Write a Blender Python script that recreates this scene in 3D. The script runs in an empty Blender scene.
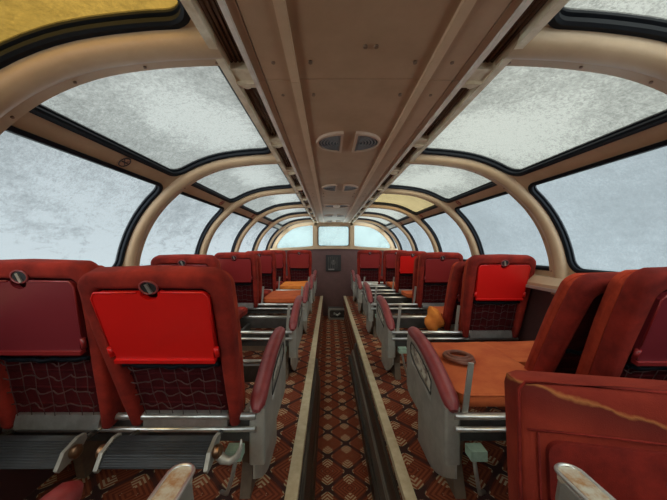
import bpy, bmesh, math, random
from mathutils import Vector, Matrix
random.seed(4)
SC = bpy.context.scene
COL = SC.collection
PI = math.pi
R = math.radians

# ------------------------------------------------------------------ camera, world, exposure
EYE = 1.05
cd = bpy.data.cameras.new('camera')
cd.sensor_fit = 'HORIZONTAL'; cd.sensor_width = 36.0
cd.lens = 36.0 * 270 / 667
cd.shift_x = 4.5 / 667; cd.shift_y = -2.0 / 667
cd.clip_start = 0.02; cd.clip_end = 200
cam = bpy.data.objects.new('camera', cd); COL.objects.link(cam)
cam.location = (0, 0, EYE); cam.rotation_euler = (R(90), 0, 0)
SC.camera = cam
SC.view_settings.view_transform = 'Standard'
SC.view_settings.look = 'None'
SC.view_settings.gamma = 1
SC.view_settings.use_curve_mapping = False
SC.view_settings.exposure = 0.13

SKY, SKY_BACK, SKY_BELOW, SKY_ZENITH = .82, 7.5, 7.0, 3.0
W = bpy.data.worlds.new('overcast_sky'); SC.world = W; W.use_nodes = True
nt = W.node_tree; nt.nodes.clear()
wo = nt.nodes.new('ShaderNodeOutputWorld'); wb = nt.nodes.new('ShaderNodeBackground')
tc = nt.nodes.new('ShaderNodeTexCoord'); sx = nt.nodes.new('ShaderNodeSeparateXYZ')
cr = nt.nodes.new('ShaderNodeValToRGB'); mp = nt.nodes.new('ShaderNodeMapRange')
nt.links.new(tc.outputs['Generated'], sx.inputs[0])
def _rng(src, a, b, gain):
    m = nt.nodes.new('ShaderNodeMapRange'); m.interpolation_type = 'SMOOTHSTEP'
    m.inputs[1].default_value = a; m.inputs[2].default_value = b; m.inputs[3].default_value = 0; m.inputs[4].default_value = gain
    nt.links.new(src, m.inputs[0]); return m.outputs[0]
def _add(a, b):
    m = nt.nodes.new('ShaderNodeMath'); m.operation = 'ADD'
    for i, v in enumerate((a, b)):
        if isinstance(v, float): m.inputs[i].default_value = v
        else: nt.links.new(v, m.inputs[i])
    return m.outputs[0]
# overcast sky; glow added overhead, behind and below the horizon brightens the interior
lum = _add(_rng(sx.outputs['Y'], -.1, -.8, SKY_BACK), _rng(sx.outputs['Z'], -.12, -.4, SKY_BELOW))
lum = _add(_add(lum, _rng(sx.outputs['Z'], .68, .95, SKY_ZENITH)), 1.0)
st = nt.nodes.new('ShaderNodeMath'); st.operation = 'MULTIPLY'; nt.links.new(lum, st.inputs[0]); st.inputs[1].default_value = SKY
nt.links.new(sx.outputs['Z'], mp.inputs[0]); mp.inputs[1].default_value = -1; mp.inputs[2].default_value = 1
nt.links.new(mp.outputs[0], cr.inputs[0])
cr.color_ramp.elements[0].color = (1.0, .96, 0.90, 1)
cr.color_ramp.elements[1].color = (1.0, 1.0, 0.96, 1)
e = cr.color_ramp.elements.new(.5); e.color = (.84, .92, .96, 1)
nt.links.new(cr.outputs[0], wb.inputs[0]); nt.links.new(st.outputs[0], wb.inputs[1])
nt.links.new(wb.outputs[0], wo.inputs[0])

# ------------------------------------------------------------------ materials
def nodes(name):
    m = bpy.data.materials.new(name); m.use_nodes = True
    n = m.node_tree.nodes; b = n['Principled BSDF']
    return m, m.node_tree, n, b
def N(t, kind, **kw):
    n = t.nodes.new('ShaderNode' + kind)
    for k, v in kw.items():
        if k.startswith('i'):
            n.inputs[int(k[1:])].default_value = v
        else:
            setattr(n, k, v)
    return n
def M_(t, op, a, b=None, c=None, clamp=False):
    n = t.nodes.new('ShaderNodeMath'); n.operation = op; n.use_clamp = clamp
    for i, v in enumerate((a, b, c)):
        if v is None: continue
        if isinstance(v, (int, float)): n.inputs[i].default_value = v
        else: t.links.new(v, n.inputs[i])
    return n.outputs[0]
def mixc(t, f, a, b):
    n = t.nodes.new('ShaderNodeMix'); n.data_type = 'RGBA'
    for i, v in ((0, f), (6, a), (7, b)):
        if isinstance(v, (int, float)): n.inputs[i].default_value = v
        elif isinstance(v, tuple): n.inputs[i].default_value = (*v[:3], 1)
        else: t.links.new(v, n.inputs[i])
    return n.outputs[2]
def pbr(name, c1, c2=None, rough=0.6, metal=0.0, scale=8.0, bump=0.0, bscale=200.0, sheen=0.0, stretch=None, contrast=(0.35, 0.65), coat=0.0, spec=0.5):
    m, t, n, b = nodes(name)
    tcn = N(t, 'TexCoord'); vec = tcn.outputs['Object']
    if stretch:
        mpn = N(t, 'Mapping'); mpn.inputs['Scale'].default_value = stretch
        t.links.new(vec, mpn.inputs[0]); vec = mpn.outputs[0]
    if c2:
        nz = N(t, 'TexNoise'); nz.inputs['Scale'].default_value = scale; nz.inputs['Detail'].default_value = 6
        nz.inputs['Roughness'].default_value = 0.65
        t.links.new(vec, nz.inputs['Vector'])
        mr = N(t, 'MapRange', i1=contrast[0], i2=contrast[1]); t.links.new(nz.outputs[0], mr.inputs[0])
        t.links.new(mixc(t, mr.outputs[0], c1, c2), b.inputs['Base Color'])
    else:
        b.inputs['Base Color'].default_value = (*c1, 1)
    b.inputs['Roughness'].default_value = rough; b.inputs['Metallic'].default_value = metal
    b.inputs['Specular IOR Level'].default_value = spec
    if sheen:
        b.inputs['Sheen Weight'].default_value = sheen; b.inputs['Sheen Roughness'].default_value = 0.4
        b.inputs['Sheen Tint'].default_value = (1.0, .35, .25, 1)
    if coat: b.inputs['Coat Weight'].default_value = coat; b.inputs['Coat Roughness'].default_value = .25
    if bump:
        nb = N(t, 'TexNoise'); nb.inputs['Scale'].default_value = bscale; nb.inputs['Detail'].default_value = 3
        t.links.new(vec, nb.inputs['Vector'])
        bp = N(t, 'Bump'); bp.inputs['Strength'].default_value = bump; bp.inputs['Distance'].default_value = .004
        t.links.new(nb.outputs[0], bp.inputs['Height']); t.links.new(bp.outputs[0], b.inputs['Normal'])
    return m

MT = {}
MT['tan'] = pbr('tan_painted_metal', (.45, .275, .16), (.38, .225, .125), rough=.45, scale=5, bump=.08, bscale=60)
MT['tan_light'] = pbr('light_tan_trim', (.62, .42, .26), (.54, .35, .21), rough=.45, scale=5)
MT['rib'] = pbr('tan_rib_paint', (.49, .335, .205), (.40, .265, .155), rough=.42, scale=4, bump=.08, bscale=50)
MT['cream'] = pbr('aged_cream_plastic', (.80, .70, .52), (.56, .43, .27), rough=.45, scale=14)
MT['white_trim'] = pbr('pale_painted_edge', (.82, .74, .64), (.62, .52, .42), rough=.4, scale=12)
MT['brown_lens'] = pbr('smoked_brown_lens', (.06, .028, .016), (.16, .08, .045), rough=.25, scale=5, stretch=(14, .4, 1))
MT['dark'] = pbr('black_void', (.012, .01, .01), rough=.6)
MT['rubber'] = pbr('black_rubber_gasket', (.007, .008, .011), rough=.6, spec=.12)
MT['red'] = pbr('red_velour', (.32, .028, .017), (.13, .013, .010), rough=.85, scale=7, bump=.35, bscale=350, sheen=.06, spec=.12)
MT['red_side'] = pbr('orange_red_velour', (.45, .052, .022), (.22, .023, .013), rough=.85, scale=9, bump=.35, bscale=350, sheen=.06, spec=.12)
MT['maroon'] = pbr('dark_maroon_cloth', (.085, .009, .010), (.045, .005, .007), rough=.9, scale=12, bump=.3, bscale=300, spec=.12)
MT['orange'] = pbr('faded_orange_velour', (.58, .14, .045), (.38, .058, .022), rough=.85, scale=6, bump=.35, bscale=300, sheen=.06, contrast=(.3, .75), spec=.12)
MT['bright_orange'] = pbr('bare_orange_foam', (.80, .27, .05), (.66, .17, .035), rough=.9, scale=9, bump=.3, bscale=120, spec=.12)
MT['tray_red'] = pbr('bright_red_plastic', (.62, .008, .006), rough=.38, coat=.2)
MT['tray_maroon'] = pbr('maroon_plastic', (.17, .016, .022), rough=.38, coat=.2)
MT['tray_mid'] = pbr('oxblood_plastic', (.24, .018, .018), rough=.38, coat=.2)
MT['vinyl'] = pbr('worn_red_vinyl', (.27, .042, .040), (.18, .022, .024), rough=.42, scale=10, bump=.15, bscale=90)
MT['metal'] = pbr('brushed_aluminium', (.46, .44, .39), (.33, .31, .27), rough=.42, metal=.45, scale=8, bump=.05)
MT['metal_bright'] = pbr('bright_aluminium', (.75, .74, .70), (.58, .56, .52), rough=.3, metal=.85, scale=20)
MT['frame_dark'] = pbr('dark_steel_frame', (.10, .09, .085), (.05, .045, .04), rough=.55, metal=.5, scale=9)
MT['brass'] = pbr('tarnished_brass', (.33, .19, .10), (.20, .10, .06), rough=.35, metal=.9, scale=30)
MT['ribbed'] = pbr('ribbed_black_rubber', (.035, .037, .042), (.022, .023, .027), rough=.5, scale=20)
MT['green_tab'] = pbr('pale_green_painted_tab', (.34, .46, .36), (.24, .33, .25), rough=.6, scale=30)
MT['pedestal'] = pbr('brown_painted_steel', (.22, .15, .10), (.13, .09, .06), rough=.6, metal=.2, scale=9)
MT['wallpanel'] = pbr('dark_maroon_wall_panel', (.085, .032, .03), (.065, .024, .022), rough=.6, scale=6)
MT['bulkhead'] = pbr('brown_maroon_bulkhead', (.115, .05, .045), (.09, .038, .034), rough=.6, scale=6)
MT['strip'] = pbr('worn_cream_edge_strip', (.66, .54, .36), (.52, .40, .24), rough=.5, scale=18, bump=.1)
MT['skirt'] = pbr('scuffed_dark_metal_skirting', (.025, .018, .013), (.17, .125, .09), rough=.4, metal=.3, scale=5, stretch=(30, .5, 30), contrast=(.45, .75))
MT['skirt_grey'] = pbr('scraped_grey_metal_skirting', (.16, .13, .10), (.34, .30, .25), rough=.38, metal=.5, scale=5, stretch=(30, .6, 30), contrast=(.4, .7))
MT['vent'] = pbr('tan_vent_paint', (.50, .33, .22), rough=.45)
MT['grille'] = pbr('dark_grey_grille', (.03, .035, .045), rough=.5)
MT['grille_l'] = pbr('grey_louvre_rings', (.16, .14, .13), rough=.45)
MT['worn'] = pbr('worn_arm_core', (.55, .50, .40), (.40, .20, .08), rough=.7, scale=22, contrast=(.45, .62))
MT['ring'] = pbr('brown_leather_ring', (.20, .060, .030), (.12, .035, .02), rough=.5, scale=20)
MT['sign_light'] = pbr('sign_backing', (.45, .26, .16), rough=.5)
MT['sign_red'] = pbr('sign_red_ink', (.25, .02, .015), rough=.5)
MT['sign_black'] = pbr('sign_black_ink', (.015, .01, .01), rough=.5)
MT['net'] = pbr('stretched_grey_net', (.10, .035, .03), (.05, .018, .015), rough=.7, scale=40)
MT['screw'] = pbr('screw_head', (.22, .14, .09), rough=.4, metal=.5)

# ashtray recess plate
MT['ash'] = pbr('stained_metal_insert', (.78, .72, .60), (.16, .09, .06), rough=.35, metal=.2, scale=22, contrast=(.45, .6))

def stained():
    m, t, n, b = nodes('red_velour_with_yellow_tide_mark')
    tcn = N(t, 'TexCoord'); s = N(t, 'SeparateXYZ'); t.links.new(tcn.outputs['Object'], s.inputs[0])
    nz = N(t, 'TexNoise'); nz.inputs['Scale'].default_value = 9; nz.inputs['Detail'].default_value = 5
    t.links.new(tcn.outputs['Object'], nz.inputs['Vector'])
    base = mixc(t, M_(t, 'MULTIPLY_ADD', nz.outputs[0], 2.5, -.75, True), (.30, .036, .018), (.18, .018, .011))
    # tide mark: z = 0.645 - 0.10*(x+.23) ... drops to the right
    x = s.outputs[0]; z = s.outputs[2]
    wob = M_(t, 'MULTIPLY_ADD', nz.outputs[0], .07, -.035)
    xx = M_(t, 'ADD', x, .19)
    line = M_(t, 'ADD', M_(t, 'MULTIPLY_ADD', xx, -.26, .632), wob)
    d = M_(t, 'SUBTRACT', z, line)
    band = M_(t, 'SUBTRACT', 1, M_(t, 'MULTIPLY', M_(t, 'ABSOLUTE', d), 130), None, True)
    inner = M_(t, 'MULTIPLY', M_(t, 'GREATER_THAN', M_(t, 'MULTIPLY', d, -1), 0), M_(t, 'SUBTRACT', 1, M_(t, 'MULTIPLY', M_(t, 'ABSOLUTE', d), 14), None, True))
    c = mixc(t, M_(t, 'MULTIPLY', inner, .65), base, (.06, .012, .010))
    c = mixc(t, M_(t, 'MULTIPLY', band, .62), c, (.52, .20, .06))
    t.links.new(c, b.inputs['Base Color']); b.inputs['Roughness'].default_value = .85; b.inputs['Specular IOR Level'].default_value = .12
    b.inputs['Sheen Weight'].default_value = .06
    b.inputs['Sheen Tint'].default_value = (1, .35, .25, 1)
    nb = N(t, 'TexNoise'); nb.inputs['Scale'].default_value = 350
    t.links.new(tcn.outputs['Object'], nb.inputs['Vector'])
    bp = N(t, 'Bump'); bp.inputs['Strength'].default_value = .35; bp.inputs['Distance'].default_value = .004
    t.links.new(nb.outputs[0], bp.inputs['Height']); t.links.new(bp.outputs[0], b.inputs['Normal'])
    return m
MT['stained'] = stained()

def carpet():
    m, t, n, b = nodes('patterned_carpet')
    g = N(t, 'NewGeometry'); s = N(t, 'SeparateXYZ'); t.links.new(g.outputs['Position'], s.inputs[0])
    P = .275
    u = M_(t, 'DIVIDE', M_(t, 'ADD', s.outputs[0], s.outputs[2]), P)
    v = M_(t, 'DIVIDE', s.outputs[1], P * .93)
    a = M_(t, 'ABSOLUTE', M_(t, 'SUBTRACT', M_(t, 'FRACT', M_(t, 'ADD', u, 20.1)), .5))     # 0 .. .5
    c = M_(t, 'ABSOLUTE', M_(t, 'SUBTRACT', M_(t, 'FRACT', M_(t, 'ADD', v, 20)), .5))
    # dark nodes at (0,0) and (.5,.5): lines a==c
    dl = M_(t, 'ABSOLUTE', M_(t, 'SUBTRACT', a, c))                     # 0 on the diagonals
    mn = M_(t, 'MINIMUM', M_(t, 'ADD', a, c), M_(t, 'SUBTRACT', 1.0, M_(t, 'ADD', a, c)))  # distance to nodes 0 .. .5
    # diamond interior distance from its border = dl (0 border .. .5 centre)
    line = M_(t, 'LESS_THAN', M_(t, 'ADD', dl, M_(t, 'MULTIPLY', mn, .06)), .075)
    node = M_(t, 'LESS_THAN', M_(t, 'ADD', dl, M_(t, 'MULTIPLY', mn, .30)), .112)
    # concentric diamonds inside
    ring = M_(t, 'FRACT', M_(t, 'MULTIPLY', dl, 11))
    ringm = M_(t, 'GREATER_THAN', ring, .52)
    # cream only toward the top / bottom corners of each diamond: |x offset from node| small
    axis = M_(t, 'MINIMUM', a, M_(t, 'SUBTRACT', .5, a))               # 0 on node columns
    near = M_(t, 'LESS_THAN', axis, .13)
    crm = M_(t, 'MULTIPLY', M_(t, 'MULTIPLY', ringm, near), M_(t, 'LESS_THAN', mn, .40))
    crm = M_(t, 'MULTIPLY', crm, M_(t, 'GREATER_THAN', mn, .10))
    nz = N(t, 'TexNoise'); nz.inputs['Scale'].default_value = 3.0; nz.inputs['Detail'].default_value = 8; nz.inputs['Roughness'].default_value = .7
    t.links.new(g.outputs['Position'], nz.inputs['Vector'])
    wear = M_(t, 'MULTIPLY_ADD', nz.outputs[0], 3.0, -1.0, True)
    rust = mixc(t, wear, (.19, .040, .018), (.30, .080, .034))
    rust2 = mixc(t, M_(t, 'MULTIPLY', ringm, .6), rust, (.075, .015, .010))
    col = mixc(t, M_(t, 'MULTIPLY', crm, .66), rust2, (.62, .46, .27))
    col = mixc(t, M_(t, 'MULTIPLY', M_(t, 'MAXIMUM', M_(t, 'MULTIPLY', line, .85), node), .93), col, (.035, .018, .018))
    t.links.new(col, b.inputs['Base Color']); b.inputs['Roughness'].default_value = .95
    b.inputs['Specular IOR Level'].default_value = .15
    nb = N(t, 'TexNoise'); nb.inputs['Scale'].default_value = 260
    t.links.new(g.outputs['Position'], nb.inputs['Vector'])
    bp = N(t, 'Bump'); bp.inputs['Strength'].default_value = .5; bp.inputs['Distance'].default_value = .004
    t.links.new(nb.outputs[0], bp.inputs['Height']); t.links.new(bp.outputs[0], b.inputs['Normal'])
    return m
MT['carpet'] = carpet()

def frost(name, tint, lo=.45, hi=1.0, patch=(0.5, 0.62), scale=1.0, seed=0.0, lowice=False, drift=None, lowamp=.42, fs=48):
    m = bpy.data.materials.new(name); m.use_nodes = True; t = m.node_tree; t.nodes.clear()
    out = N(t, 'OutputMaterial')
    g = N(t, 'NewGeometry')
    mpn = N(t, 'Mapping'); mpn.inputs['Location'].default_value = (seed, seed * .7, 0); mpn.inputs['Scale'].default_value = (scale,) * 3
    t.links.new(g.outputs['Position'], mpn.inputs[0]); v = mpn.outputs[0]
    big = N(t, 'TexNoise'); big.inputs['Scale'].default_value = 1.6; big.inputs['Detail'].default_value = 5; big.inputs['Roughness'].default_value = .6
    t.links.new(v, big.inputs['Vector'])
    fine = N(t, 'TexNoise'); fine.inputs['Scale'].default_value = fs; fine.inputs['Detail'].default_value = 6; fine.inputs['Roughness'].default_value = .75
    fine.inputs['Distortion'].default_value = .8
    t.links.new(v, fine.inputs['Vector'])
    mid = N(t, 'TexNoise'); mid.inputs['Scale'].default_value = 11; mid.inputs['Detail'].default_value = 5; mid.inputs['Roughness'].default_value = .7; mid.inputs['Distortion'].default_value = .6
    mp2 = N(t, 'Mapping'); mp2.inputs['Scale'].default_value = (1, .8, 2.3); mp2.inputs['Rotation'].default_value = (.5, .2, 0); t.links.new(v, mp2.inputs[0])
    t.links.new(mp2.outputs[0], mid.inputs['Vector'])
    fr = M_(t, 'MULTIPLY_ADD', fine.outputs[0], 4.0, -1.5, True)
    mdr = M_(t, 'MULTIPLY_ADD', mid.outputs[0], 3.4, -1.2, True)
    s = N(t, 'SeparateXYZ'); t.links.new(g.outputs['Position'], s.inputs[0])
    if drift is not None:        # thicker drift of snow lying on each pane
        ym = M_(t, 'FRACT', M_(t, 'DIVIDE', M_(t, 'ADD', s.outputs[1], 9.55 - .80), .955))
        wob = M_(t, 'MULTIPLY_ADD', big.outputs[0], 1.6, -.8)
        dy = M_(t, 'DIVIDE', M_(t, 'ADD', M_(t, 'SUBTRACT', ym, drift[1]), M_(t, 'MULTIPLY', wob, .4)), drift[3])
        dx = M_(t, 'DIVIDE', M_(t, 'ADD', M_(t, 'SUBTRACT', s.outputs[0], drift[0]), M_(t, 'MULTIPLY', wob, .5)), drift[2])
        d2 = M_(t, 'ADD', M_(t, 'MULTIPLY', dx, dx), M_(t, 'MULTIPLY', dy, dy))
        d2 = M_(t, 'ADD', d2, M_(t, 'MULTIPLY_ADD', mdr, 1.0, -.5))
        pt = M_(t, 'SUBTRACT', 1.0, M_(t, 'MULTIPLY', d2, .75), None, True)
    else:
        prn = N(t, 'MapRange', i1=patch[0] - .1, i2=patch[1]); t.links.new(big.outputs[0], prn.inputs[0]); pt = prn.outputs[0]
    grain = N(t, 'TexNoise'); grain.inputs['Scale'].default_value = fs * 2.2; grain.inputs['Detail'].default_value = 3; grain.inputs['Roughness'].default_value = .8
    t.links.new(v, grain.inputs['Vector'])
    gr = M_(t, 'MULTIPLY_ADD', grain.outputs[0], 3.5, -1.25, True)
    k = M_(t, 'ADD', M_(t, 'MULTIPLY', M_(t, 'MULTIPLY', pt, M_(t, 'MULTIPLY_ADD', gr, .5, .5)), .52), M_(t, 'ADD', M_(t, 'ADD', M_(t, 'MULTIPLY', fr, .22), M_(t, 'MULTIPLY', gr, .16)), M_(t, 'MULTIPLY', mdr, .14)))
    if lowice:
        low = N(t, 'MapRange', i1=1.45, i2=1.0); t.links.new(s.outputs[2], low.inputs[0])
        k = M_(t, 'ADD', M_(t, 'MULTIPLY', k, .7), M_(t, 'MULTIPLY', M_(t, 'MULTIPLY_ADD', mdr, .6, .5), M_(t, 'MULTIPLY', low.outputs[0], lowamp)), None, True)
    kk = M_(t, 'MULTIPLY_ADD', k, hi - lo, lo)
    dark = tuple(x * 0 for x in tint)
    c = mixc(t, kk, (0, 0, 0), tint)
    tr = N(t, 'BsdfTransparent'); t.links.new(c, tr.inputs[0])
    tl = N(t, 'BsdfTranslucent'); t.links.new(c, tl.inputs[0])
    df = N(t, 'BsdfPrincipled'); t.links.new(c, df.inputs['Base Color']); df.inputs['Roughness'].default_value = .8; df.inputs['Specular IOR Level'].default_value = .1
    mx = N(t, 'MixShader'); mx.inputs[0].default_value = .14
    t.links.new(tr.outputs[0], mx.inputs[1]); t.links.new(tl.outputs[0], mx.inputs[2])
    mx2 = N(t, 'MixShader'); mx2.inputs[0].default_value = .10
    t.links.new(mx.outputs[0], mx2.inputs[1]); t.links.new(df.outputs[0], mx2.inputs[2])
    t.links.new(mx2.outputs[0], out.inputs[0])
    return m
MT['frost_side_l'] = frost('frosted_side_glass', (.55, .60, .62), .38, 1.38, lowice=True, lowamp=.6)
MT['frost_side_r'] = frost('frosted_side_glass_even', (.53, .60, .63), .60, 1.10, seed=3.1, lowice=True, lowamp=.1)
MT['frost_roof'] = frost('snow_dusted_roof_glass', (.58, .61, .58), .38, 1.45, seed=7.3, drift=(-.58, .52, .20, .36))
MT['frost_roof_r'] = frost('snow_crusted_roof_glass', (.60, .62, .56), .34, 1.6, seed=11.9, drift=(.84, .56, .30, .38))
MT['frost_yellow'] = frost('yellowed_roof_glass', (.66, .40, .08), .40, 1.0, seed=5.7, fs=25)
MT['frost_pale_yellow'] = frost('yellow_tinted_roof_glass', (.66, .52, .26), .6, 1.1, seed=2.2)
MT['frost_end'] = frost('pale_frosted_end_glass', (.74, .84, .84), .8, 1.15, seed=9.1)

# ------------------------------------------------------------------ mesh helpers
def link(name, me, parent=None, mats=()):
    o = bpy.data.objects.new(name, me); COL.objects.link(o)
    if parent is not None: o.parent = parent
    return o
def to_mesh(bm, name, mats, smooth=False, bevel=0, bseg=2, angle=35):
    if bevel:
        es = [e for e in bm.edges if len(e.link_faces) == 2 and e.calc_face_angle(0) > R(angle)]
        bmesh.ops.bevel(bm, geom=es, offset=bevel, segments=bseg, profile=.5, affect='EDGES', clamp_overlap=True)
    bmesh.ops.recalc_face_normals(bm, faces=bm.faces)
    me = bpy.data.meshes.new(name)
    bm.to_mesh(me); bm.free()
    for m in (mats if isinstance(mats, (list, tuple)) else [mats]):
        me.materials.append(MT[m])
    if smooth:
        me.shade_smooth() if hasattr(me, 'shade_smooth') else None
        try: me.set_sharp_from_angle(angle=R(40))
        except Exception: pass
    return me
def obj(name, bm, mats, parent=None, **kw):
    return link(name, to_mesh(bm, name, mats, **kw), parent)
def box(bm, x0, x1, y0, y1, z0, z1, mi=0, M=None):
    vs = [Vector((x, y, z)) for x in (x0, x1) for y in (y0, y1) for z in (z0, z1)]
    if M is not None: vs = [M @ v for v in vs]
    v = [bm.verts.new(p) for p in vs]
    for f in ((0, 1, 3, 2), (4, 6, 7, 5), (0, 4, 5, 1), (2, 3, 7, 6), (0, 2, 6, 4), (1, 5, 7, 3)):
        fc = bm.faces.new([v[i] for i in f]); fc.material_index = mi
def tube(bm, pts, r, seg=10, mi=0, cap=True, closed=False):
    pts = [Vector(p) for p in pts]; n = len(pts); rings = []
    up = Vector((0, 0, 1))
    t0 = (pts[1] - pts[0]).normalized()
    if abs(t0.dot(up)) > .9: up = Vector((1, 0, 0))
    for i, p in enumerate(pts):
        if closed: t = (pts[(i + 1) % n] - pts[i - 1]).normalized()
        else: t = (pts[min(i + 1, n - 1)] - pts[max(i - 1, 0)]).normalized()
        a = t.cross(up)
        if a.length < 1e-4: a = t.cross(Vector((0, 1, 0)))
        a.normalize(); b = a.cross(t)
        rr = r[i] if isinstance(r, (list, tuple)) else r
        rings.append([bm.verts.new(p + a * math.cos(2 * PI * k / seg) * rr + b * math.sin(2 * PI * k / seg) * rr) for k in range(seg)])
    for i in range(n if closed else n - 1):
        A, B = rings[i], rings[(i + 1) % n]
        for k in range(seg):
            f = bm.faces.new((A[k], A[(k + 1) % seg], B[(k + 1) % seg], B[k])); f.material_index = mi; f.smooth = True
    if cap and not closed:
        for rg in (rings[0][::-1], rings[-1]):
            f = bm.faces.new(rg); f.material_index = mi
def prism(bm, poly, axis, a0, a1, mi=0):
    """poly: 2D points in the plane perpendicular to axis; x->(y,z) y->(x,z) z->(x,y)"""
    def P(p, a):
        if axis == 'x': return (a, p[0], p[1])
        if axis == 'y': return (p[0], a, p[1])
        return (p[0], p[1], a)
    A = [bm.verts.new(P(p, a0)) for p in poly]; B = [bm.verts.new(P(p, a1)) for p in poly]
    n = len(poly)
    for i in range(n):
        f = bm.faces.new((A[i], A[(i + 1) % n], B[(i + 1) % n], B[i])); f.material_index = mi
    f = bm.faces.new(A[::-1]); f.material_index = mi
    f = bm.faces.new(B); f.material_index = mi
def strip_solid(bm, outer, inner, y0, y1, closed=False, mi=0):
    """quads between matched 2D (x,z) outlines, thick in y"""
    n = len(outer); V = []
    for o, i in zip(outer, inner):
        V.append([bm.verts.new((o[0], y0, o[1])), bm.verts.new((i[0], y0, i[1])), bm.verts.new((i[0], y1, i[1])), bm.verts.new((o[0], y1, o[1]))])
    for k in range(n if closed else n - 1):
        A, B = V[k], V[(k + 1) % n]
        for j in range(4):
            f = bm.faces.new((A[j], A[(j + 1) % 4], B[(j + 1) % 4], B[j])); f.material_index = mi
    if not closed:
        bm.faces.new(V[0][::-1]).material_index = mi; bm.faces.new(V[-1]).material_index = mi
def rrect(x0, x1, z0, z1, r, seg=5, rb=None):
    rb = r if rb is None else rb
    pts = []
    for cx, cz, a0, rr in ((x1, z1, 0, r), (x0, z1, 90, r), (x0, z0, 180, rb), (x1, z0, 270, rb)):
        sx_ = -1 if cx == x1 else 1; sz_ = -1 if cz == z1 else 1
        for k in range(seg + 1):
            a = R(a0 + 90 * k / seg)
            pts.append((cx + sx_ * rr + rr * math.cos(a), cz + sz_ * rr + rr * math.sin(a)))
    return pts
def plate(name, outlines, y0, y1, mats, bevel=0.0, plane='xz'):
    """flat plate with holes: outlines in 2D, thick along the third axis from y0 to y1"""
    cu = bpy.data.curves.new('tmp', 'CURVE'); cu.dimensions = '2D'; cu.fill_mode = 'BOTH'
    th = abs(y1 - y0) / 2
    cu.extrude = max(th - bevel, 0); cu.bevel_depth = bevel; cu.bevel_resolution = 1; cu.offset = -bevel
    for ol in outlines:
        sp = cu.splines.new('POLY'); sp.points.add(len(ol) - 1); sp.use_cyclic_u = True
        for i, p in enumerate(ol): sp.points[i].co = (p[0], p[1], 0, 1)
    o = bpy.data.objects.new('tmp', cu); COL.objects.link(o)
    dg = bpy.context.evaluated_depsgraph_get()
    me = bpy.data.meshes.new_from_object(o.evaluated_get(dg))
    bpy.data.objects.remove(o); bpy.data.curves.remove(cu)
    mid = (y0 + y1) / 2
    for v in me.vertices:
        x, z, y = v.co
        if plane == 'xz': v.co = (x, y + mid, z)
        elif plane == 'yz': v.co = (y + mid, x, z)
        else: v.co = (x, z, y + mid)
    bm = bmesh.new(); bm.from_mesh(me); bpy.data.meshes.remove(me)
    bmesh.ops.remove_doubles(bm, verts=bm.verts, dist=1e-5)
    me = to_mesh(bm, name, mats)
    return me
def tag(o, label=None, cat=None, group=None, kind=None):
    if label: o['label'] = label
    if cat: o['category'] = cat
    if group: o['group'] = group
    if kind: o['kind'] = kind
    return o
def struct(o, label=None, cat=None):
    return tag(o, label, cat, kind='structure')
def empty(name, loc=(0, 0, 0)):
    o = bpy.data.objects.new(name, None); COL.objects.link(o); o.location = loc; o.empty_display_size = .1
    return o

# ------------------------------------------------------------------ car body
XC = .10                      # centre line of the car
END = 5.9
BACK = -3.20
RIBW = .104
RIBS = [.812 + .952 * k for k in range(-4, 6)]    # far edge of each rib
raw = [(1.348, -.30), (1.343, -.20), (1.335, -.10), (1.318, -.02), (1.278, .09), (1.215, .2), (1.125, .305), (.975, .428), (.80, .505), (.6, .538), (.40, .548)]
def catmull(p, m=8):
    out = []
    for i in range(len(p) - 1):
        p0 = p[max(i - 1, 0)]; p1 = p[i]; p2 = p[i + 1]; p3 = p[min(i + 2, len(p) - 1)]
        for k in range(m):
            t = k / m
            out.append(tuple(.5 * (2 * p1[j] + (p2[j] - p0[j]) * t + (2 * p0[j] - 5 * p1[j] + 4 * p2[j] - p3[j]) * t * t + (3 * p1[j] - p0[j] - 3 * p2[j] + p3[j]) * t ** 3) for j in (0, 1)))
    out.append(p[-1]); return out
prof = catmull(raw)
cum = [0]
for i in range(1, len(prof)): cum.append(cum[-1] + math.dist(prof[i], prof[i - 1]))
TOT = cum[-1]
def PS(s, off=0.0):
    s = min(max(s, 0), TOT)
    i = 0
    while i < len(cum) - 2 and cum[i + 1] < s: i += 1
    f = (s - cum[i]) / (cum[i + 1] - cum[i])
    p = [prof[i][j] * (1 - f) + prof[i + 1][j] * f for j in (0, 1)]
    i0 = max(i - 1, 0); i1 = min(i + 2, len(prof) - 1)
    tx, tz = prof[i1][0] - prof[i0][0], prof[i1][1] - prof[i0][1]
    L = math.hypot(tx, tz); nx, nz = tz / L, -tx / L
    return p[0] + nx * off, p[1] + nz * off + EYE
def s_near(pt): return min(range(len(prof)), key=lambda i: math.dist(prof[i], pt))
S_RAIL = cum[s_near((1.005, .40))]
S_SILL = cum[s_near((1.338, -.155))]
S_TOP = TOT - .035
SIDES = ((-1, 'left'), (1, 'right'))
def W3(side, s, off, y):
    x, z = PS(s, off); return (XC + side * x, y, z)

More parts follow.
